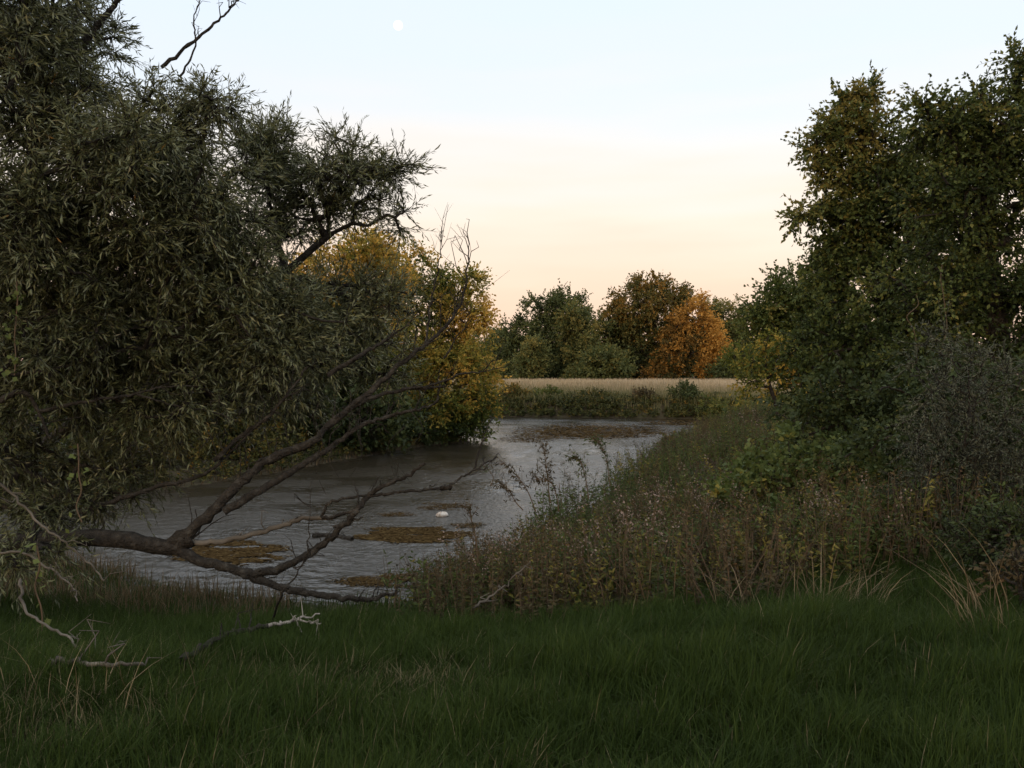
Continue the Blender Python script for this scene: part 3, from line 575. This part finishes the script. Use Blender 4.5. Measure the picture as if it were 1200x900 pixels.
def lump(x, y, s, ph=0.):
    return (np.sin(x * s + ph) * np.sin(y * s * 1.3 + 2 * ph) + .6 * np.sin(x * s * 2.3 - y * s * 1.1 + ph) + .5 * np.sin(y * s * 2.9 + x * s * .7 + 3 * ph)) / 2.1

def foreground_grass():
    rg = np.random.default_rng(101); mb = MB()
    for n, y0, y1, wd, hs in ((170000, 2.6, 6.0, .0055, 1), (130000, 6.0, 10, .007, 1.05), (40000, 10, 15.5, .012, 1)):
        x, y = frust(rg, n, y0, y1, 1.0); d = river_d(x, y); k = (d > .25) & ~((x > 1.6) & (y > 9.5)); x, y, d = x[k], y[k], d[k]
        l1 = lump(x, y, 2.2); l2 = lump(x, y, 6.5, 1.3)
        h = (.155 + .06 * l1 + .06 * l2 + .045 * rg.normal(size=len(x))).clip(.04, .36) * hs
        rn = .42 + .12 * l1 + .13 * rg.normal(size=len(x)); rn = rn.clip(0, .86)
        dry = rg.random(len(x)) < .012 + (.02 + .17 * np.clip(-l1 + .2, 0, 1)) * (x < -.1 + .5 * l2) * (y < 5.3); rn = np.where(dry, .91 + .09 * rg.random(len(x)), rn)
        blades(mb, rg, x, y, h, wd, rn, .62, (.05 + .25 * l2, .15 * l1), 3 if y0 < 5 else 2)
    tag(mb.build('grass', M['grass']), 'lush dark green grass covering the near bank', 'grass', kind='stuff')
    mb = MB(); x, y = rg.uniform(-11, -2.8, 15000), rg.uniform(9.2, 15.5, 15000); d = river_d(x, y)
    k = (d > .05) & (d < 3.4 + lump(x, y, 1.1)) & (rg.random(len(x)) < .45 + .6 * lump(x, y, 1.3)) ; x, y = x[k], y[k]
    blades(mb, rg, x, y, (.26 + .1 * rg.random(len(x))), .012, rg.random(len(x)), .5)
    tag(mb.build('reddish_grass', M['redgrass']), 'reddish brown dry grass at the water edge under the willow', 'grass', kind='stuff')
foreground_grass()

def dry_tuft(px, Yd, n, h, label, seed, leanx=0., spread=.12, wd=.007):
    rg = np.random.default_rng(seed); b = gbase(px, Yd, 0); mb = MB()
    x = b[0] + rg.normal(size=n) * spread; y = b[1] + rg.normal(size=n) * spread * .6
    blades(mb, rg, x, y, h * (.4 + .7 * rg.random(n)), wd, rg.random(n), .55, (leanx, 0), 4)
    tag(mb.build('dry_grass_tuft', M['straw'], origin=b), label, 'dry grass')
dry_tuft(950, 6.75, 30, .62, 'upright pale tuft of dry stalks at the back of the lawn', 1, .05, .12)
dry_tuft(1003, 6.75, 56, .5, 'pale tuft of bent dry grass right of the upright one', 2, .45, .14)
dry_tuft(880, 6.8, 18, .5, 'thin dry stalks left of the upright pale tuft', 3, -.2, .1)
dry_tuft(1150, 6.2, 22, .8, 'tall dry stalks leaning left by the brushy right edge', 4, -.45, .08, .009)
dry_tuft(1175, 5.6, 40, .5, 'low tangle of dry stalks beside the lawn at the right edge', 5, -.3, .16)
dry_tuft(330, 4.6, 70, .26, 'flattened straw patch in the grass at the lower left', 6, .5, .35, .005)
dry_tuft(120, 4.3, 30, .42, 'few upright straw stalks in the lower left corner', 7, .0, .3, .005)
dry_tuft(560, 7.4, 14, .3, 'small dry tuft in front of the reddish weeds', 8, .5, .12)

def field():
    rg = np.random.default_rng(102); mb = MB(); n = 90000
    y = rg.uniform(63, 100, n); x = rg.uniform(-22, 46, n); d = river_d(x, y); k = (d > .8) & (rg.random(n) < np.where(y < 75, 1, .8)); x, y, d = x[k], y[k], d[k]
    l = lump(x, y, .35); front = sm((d - 2) / 9)
    front = sm((d - 4) / 26); rn = .22 + .60 * front + .14 * l * (1 - .5 * front) + .10 * rg.normal(size=len(x))
    blades(mb, rg, x, y, .50 + .25 * rg.random(len(x)) + .16 * l * (1 - front), .06, rn, .3, seg=2)
    tag(mb.build('meadow_grass', M['meadow']), 'pale dry grass of the field beyond the river', 'grass', kind='stuff')
    # herbs on the face of the far bank
    lb = MB(); n = 6500; x = rg.uniform(-22, 24, n); y = rg.uniform(58, 74, n); d = river_d(x, y); k = (d > .05) & (d < 4.5); x, y, d = x[k], y[k], d[k]
    pts = np.stack([x, y, zg(x, y)], -1); l = lump(x, y, .5, 2.)
    herbs(rg, lb, None, pts, .55 + .3 * np.clip(l, -.5, 1), 4, 9, .20, .10, .3, .3, .38, .16)
    tag(lb.build('bank_undergrowth', M['ochre']), 'green and brown weeds on the steep far bank', 'undergrowth', kind='stuff')
field()

def bank_cover():
    rg = np.random.default_rng(103)
    # left bank behind the willow limbs
    lb = MB(); n = 5200; x = rg.uniform(-26, 0, n); y = rg.uniform(20, 48, n); d = river_d(x, y); k = (d > .15) & (d < 9) & (x < 0); x, y = x[k], y[k]
    herbs(rg, lb, None, np.stack([x, y, zg(x, y)], -1), .5, 4, 9, .13, .06, .25, .3, .45, .2)
    tag(lb.build('left_bank_undergrowth', M['ochre']), 'olive and brown weeds on the left bank', 'undergrowth', kind='stuff')
    mb = MB(); n = 26000; x = rg.uniform(-26, -1, n); y = rg.uniform(20, 44, n); d = river_d(x, y); k = (d > .02) & (d < .9); x, y = x[k], y[k]
    blades(mb, rg, x, y, .16 + .14 * rg.random(len(x)), .03, rg.random(len(x)), .6)
    tag(mb.build('rim_grass', M['redgrass']), 'russet grass and stalks along the foot of the left bank', 'grass', kind='stuff')
    # right bank, from the lawn back to the field
    lb = MB(); sb = MB(); n = 9000
    y = 9 + 51 * rg.random(n) ** 1.5; x = rg.uniform(-1, 34, n); d = river_d(x, y)
    k = (d > .2) & (d < 20) & (x < .62 * y + 2) & (x > -1); x, y = x[k], y[k]
    l = lump(x, y, .6, .7)
    herbs(rg, lb, sb, np.stack([x, y, zg(x, y)], -1), .80 + .25 * l, 6, 12, .09, .03, .22, .25, .45 + .15 * l, .18, sr=.005)
    tag(lb.build('right_bank_undergrowth', M['weedgreen']), 'green weeds along the right bank back to the field', 'undergrowth', kind='stuff')
    tag(sb.build('weed_stalks', M['stem']), 'thin stalks among the weeds of the right bank', 'undergrowth', kind='stuff')
bank_cover()

# individual weeds of the thicket at the right of the water
def weed_proto(name, label, leafm, headm, seed, h, nst, nlf, ll, lw, spread, lean, tone, hang, nhead, hl, sr=.005):
    rg = np.random.default_rng(seed); root = empty(name, (0, -50, -5)); tag(root, label, 'weed', 'weeds in the thicket on the right bank')
    lb, sb, hb = MB(), MB(), MB()
    herbs(rg, lb, sb, np.zeros((1, 3)), h, nst, nlf, ll, lw, spread, lean, tone, .1, hang, sr, .2, hb if headm else None, nhead, hl)
    sb.build('stem', M['stem'], root); lb.build('leaves', M[leafm], root)
    if headm: hb.build('seed_heads', M[headm], root)  # the weed's seed heads, all gathered in one mesh
    return root
PR = [weed_proto('brown_weed', 'brown weed with withered leaves and dark seed heads in the bank thicket', 'weedbrown', 'weedbrown', 1, .85, 12, 22, .055, .02, .14, .14, .5, .5, 18, .022),
      weed_proto('tan_weed', 'weed with fluffy pale tan seed heads in the bank thicket', 'ochre', 'head', 2, .9, 12, 26, .065, .016, .16, .16, .4, .2, 14, .024),
      weed_proto('leafy_weed', 'leafy green weed in the bank thicket', 'green', None, 3, .75, 14, 30, .06, .022, .17, .22, .6, .1, 0, .03),
      weed_proto('yellowing_weed', 'low weed with yellow green leaves in the bank thicket', 'weedgreen', None, 4, .6, 14, 26, .055, .026, .18, .27, .72, .1, 0, .03),
      weed_proto('bramble', 'arching brown bramble stems in the bank thicket', 'weedbrown', None, 5, .8, 16, 14, .045, .018, .14, .5, .3, .2, 0, .03, .005)]
used = set()
def put(k, x, y, s, rz, label=None, rx=0.):
    o = PR[k] if k not in used else copy_tree(PR[k]); used.add(k)
    o.location = (x, y, float(zg(x, y)) - .03); o.rotation_euler = (rx, 0, rz); o.scale = (s, s, s * 1.0)
    if label: o['label'] = label; 
    return o
rg = np.random.default_rng(200)
cnt = 0
def bank_top(px):   # rise of the thicket's outline, photo height over px
    return np.interp(px, [505, 540, 600, 660, 700, 760, 850, 1000], [655, 628, 612, 590, 560, 540, 520, 520])
while cnt < 285:
    far = cnt >= 215
    y = rg.uniform(14.5, 44) if far else rg.uniform(6.9, 14.5); x = rg.uniform(-1.1, 16.0 if far else 6.5); d = float(river_d(x, y))
    px = 600 + x / y * F
    if d < .1 or px < 505 or px > (1000 if far else 1120) or (far and d > 4.5): continue
    if not far and y < 7.1 + .35 * math.sin(px * .02) + .004 * max(0, px - 850): continue
    z = float(zg(x, y)); room = (CAMZ - (bank_top(px) - HOR) / F * y) - z
    if far: room = rg.uniform(1.0, 1.5)
    if room < .28: continue
    u = rg.random()
    if px < 640: k = 0 if u < .55 else (3 if u < .65 else (4 if u < .85 else 1))
    elif px < 850: k = 0 if u < .30 else (1 if u < .45 else (2 if u < .62 else (3 if u < .76 else 4)))
    else: k = 2 if u < .30 else (4 if u < .65 else (1 if u < .72 else (3 if u < .8 else 0)))
    base_h = (.85, .9, .75, .6, .8)[k]
    s = min(room, 1.25) / base_h * rg.uniform(.75, 1.02)
    s = min(s, rg.uniform(1.0, 1.3)) if not far else min(s, rg.uniform(1.3, 1.7))
    o_ = put(k, x, y, s, rg.uniform(0, 6.28)); cnt += 1
    lk = ('withered brown weed', 'weed with tan seed heads', 'leafy green weed', 'low weed with yellowing leaves', 'arching brown bramble')[k]
    wh = ('on the far right bank past the thicket' if far else 'in the front row of the thicket beside the lawn' if y < 8.6 else 'at the water side of the thicket' if d < 1.8 else
          'in the shade below the right hand trees' if px > 900 else 'in the middle of the thicket')
    o_['label'] = lk + ' ' + wh

def tall_sprig(label, pts, leaf, seed, mat='weedbrown', n=40, heads=True, tone=.3):
    rg = np.random.default_rng(seed); o = at(*pts[0]); root = empty('tall_weed', o); tag(root, label, 'weed')
    s, l = MB(), MB(); P = smooth_path(pl(*pts), 6); tube(s, P, np.linspace(.008, .003, len(P)), 5)
    k = (rg.choice([.35, .5, .62, .75, .88, .97], n) * len(P)).astype(int) if n > 14 else rg.integers(int(len(P) * .3), len(P), n); T = nrm(np.gradient(P, axis=0))[k]
    br = nrm(T + rvec(rg, n) * .8) * (leaf * 2.4 * rg.random((n, 1)))
    edges(s, P[k], P[k] + br, np.full(n, .003), np.full(n, .0015), 3)
    for m_ in range(2):
        leaves(l, rg, P[k] + br * (.5 + .7 * rg.random((n, 1))), rvec(rg, n) + [0, 0, -.6], leaf * (.4 + .5 * rg.random(n)), leaf * .2, tone + .2 * rg.normal(size=n))
    for m_, nm, mt in ((s, 'stem', 'stem'), (l, 'leaves', mat)):
        b_ = m_.build(nm, M[mt], None, False, origin=o); b_.parent = root; b_.location = (0, 0, 0)
tall_sprig('tall dark weed leaning left over the water with clustered leaves near its tip', [(628, 600, 11.5), (618, 575, 11.5), (605, 557, 11.5), (592, 544, 11.5)], .10, 1)
tall_sprig('shorter drooping weed below the tall left leaning one', [(613, 598, 11.2), (604, 588, 11.2), (597, 575, 11.2), (588, 568, 11.2)], .09, 2)
tall_sprig('upright thin weed with dark clusters against the bright water', [(645, 590, 12), (642, 565, 12), (640, 545, 12), (638, 527, 12)], .10, 3, n=50)
tall_sprig('weed with small brown leaves between the upright one and the thicket', [(655, 600, 11.5), (652, 580, 11.5), (645, 565, 11.5), (632, 562, 11.5)], .09, 4, n=46)
tall_sprig('tall leafy weed at the corner where the thicket meets the water', [(690, 585, 12.5), (686, 560, 12.5), (680, 540, 12.5), (672, 536, 12.5)], .10, 5, 'green', 60)
tall_sprig('feathery weed topping the thicket outline', [(715, 570, 13), (712, 545, 13), (706, 525, 13), (700, 517, 13)], .10, 6, 'green', 60)
tall_sprig('lone brown stalk at the left tip of the thicket', [(560, 660, 9), (558, 635, 9), (553, 612, 9), (551, 598, 9)], .07, 7, n=40)
tall_sprig('thin bare weed stalk standing at the water edge by the long dead limb', [(462, 712, 8), (463, 700, 8), (464, 688, 8), (464, 672, 8)], .025, 8, n=20)
tall_sprig('weed hanging toward the far end of the fallen limb', [(575, 570, 13), (578, 560, 13), (574, 552, 13), (570, 548, 13)], .07, 9, 'weedgreen', 14)

# ---------------------------------------------------------------- wood in the water and on the grass
def wood(name, label, cat, paths, mat, seed, twig=(0, 0)):
    rg = np.random.default_rng(seed); mb = MB(); o = at(*paths[0][0][0])
    for pts, r0, r1 in paths:
        P = branch(mb, rg, pts, r0, r1, 6, 7, .008, .08)
        if twig[0]: side_twigs(mb, rg, P, twig[0], twig[1])
    return tag(mb.build(name, M[mat], None, True, origin=o), label, cat)
wood('driftwood_log', 'short dark piece of driftwood half sunk in the river', 'log', [([(366, 629, 16.6), (380, 628, 16.7), (396, 630, 16.55), (413, 632, 16.3)], .06, .045)], 'bark', 2, (3, .15))
wood('fallen_branch', 'weathered branch lying in the grass with a pale broken end', 'branch',
     [([og(212, 775), og(242, 755), og(264, 744), og(290, 738), og(313, 734)], .020, .017)], 'bark', 4, (4, .15))
wood('broken_branch', 'pale stripped branch end pointing at the river in the grass', 'branch',
     [([og(311, 734), og(332, 730, .17), og(347, 726, .19), og(374, 720, .2)], .015, .006), ([og(340, 728, .18), og(360, 729, .18), og(376, 731, .18)], .009, .004)], 'pale_wood', 5, (2, .08))
wood('fallen_branch', 'pale dead stick lying in the grass at the lower left', 'branch',
     [([og(55, 774), og(87, 777), og(128, 781), og(166, 779)], .016, .009)], 'dead', 6, (3, .1))
wood('bare_sapling', 'thin bare stem leaning up in front of the long low limb', 'sapling',
     [([og(312, 745, .0), (330, 697, 6.6), (343, 680, 6.6), (357, 657, 6.7), (362, 620, 6.7), (364, 565, 6.8)], .010, .0025)], 'bark', 7, (5, .2))
wood('fallen_branch', 'slim stick half buried at the front of the reddish weeds', 'branch', [([(555, 712, 6.7), (572, 702, 6.8), (590, 688, 6.85), (615, 665, 6.9)], .010, .006)], 'dead', 8, (4, .12))

# white stone in the river
def stone():
    rg = np.random.default_rng(9); o = at(517, 605, 19.1); nu, nv = 20, 10; mb = MB()
    u = np.arange(nu) * 2 * math.pi / nu; v = np.linspace(.12, 3.02, nv)
    U, Vv = np.meshgrid(u, v); r = 1 + .09 * np.sin(3 * U + 1) * np.sin(2 * Vv) + .06 * np.sin(5 * U - 2 * Vv) + .03 * rg.normal(size=U.shape)
    V = np.stack([(.13 + .02 * np.sign(np.cos(U))) * r * np.sin(Vv) * np.cos(U), .10 * r * np.sin(Vv) * np.sin(U), .070 * r * np.cos(Vv)], -1)
    i = np.arange(nv - 1)[:, None] * nu; j = np.arange(nu)[None]; j2 = (j + 1) % nu
    mb.add(V, np.stack([i + j, i + j2, i + nu + j2, i + nu + j], -1))
    ob = mb.build('river_stone', M['stone'], None, True); ob.location = (o[0], o[1], .03)
    tag(ob, 'white rounded stone poking out of the river', 'stone')
stone()

# floating weed mats, brown, thin
def mats():
    rg = np.random.default_rng(10); mb = MB()
    def patch(px0, px1, py0, py1, n, s=.06, dens=1.):
        # given in plan through the ground positions of the photo's corners
        px = rg.uniform(px0, px1, n); py = rg.uniform(py0, py1, n); cx, cy = (px0 + px1) / 2, (py0 + py1) / 2
        e = ((px - cx) / (px1 - px0) * 2) ** 2 + ((py - cy) / (py1 - py0) * 2) ** 2
        Yd = CAMZ * F / (py - HOR); x = (px - 600) / F * Yd
        k = (e < 1 - .8 * rg.random(n)) & (lump(x, Yd * 3, 1.6, px0) > -.45 + .5 * e) & (river_d(x, Yd) < -.05); x, Yd = x[k], Yd[k]
        P = np.stack([x, Yd, np.full(len(x), .006) + .006 * rg.random(len(x))], -1)
        u = rvec(rg, len(x)) * [1.6, 1, .03]; leaves(mb, rg, P, u, s * (.5 + rg.random(len(x))), s * .5, rg.random(len(x)), 0.0, flat=6)
    patch(590, 790, 495, 516, 16000, .22); patch(580, 660, 508, 520, 3000, .15)
    patch(408, 560, 616, 638, 12000, .09); patch(480, 560, 588, 600, 2500, .06); patch(440, 490, 600, 608, 900, .06)
    patch(180, 345, 632, 664, 15000, .08); patch(380, 560, 672, 690, 7000, .05); patch(520, 580, 612, 620, 1200, .05); patch(740, 860, 490, 500, 4000, .22)
    tag(mb.build('water_weed', M['mat']), 'brown mats of water weed lying on the river', 'water weed', kind='stuff')
mats()
# faint moon
mb = MB(); nu, nv = 24, 12; U, Vv = np.meshgrid(np.arange(nu) * 2 * math.pi / nu, np.linspace(.01, 3.13, nv)); r_ = 14.
i = np.arange(nv - 1)[:, None] * nu; j = np.arange(nu)[None]; j2 = (j + 1) % nu
mb.add(np.stack([r_ * np.sin(Vv) * np.cos(U), r_ * np.sin(Vv) * np.sin(U), r_ * np.cos(Vv)], -1), np.stack([i + j, i + j2, i + nu + j2, i + nu + j], -1))
m, nt, b = new_mat('moon'); b.inputs['Base Color'].default_value = (0, 0, 0, 1); b.inputs['Emission Color'].default_value = (1, .97, .90, 1); b.inputs['Emission Strength'].default_value = 1.02
o = mb.build('moon', m, None, True); o.location = tuple(at(467, 31, 2600)); tag(o, 'faint pale moon in the upper sky', 'moon')
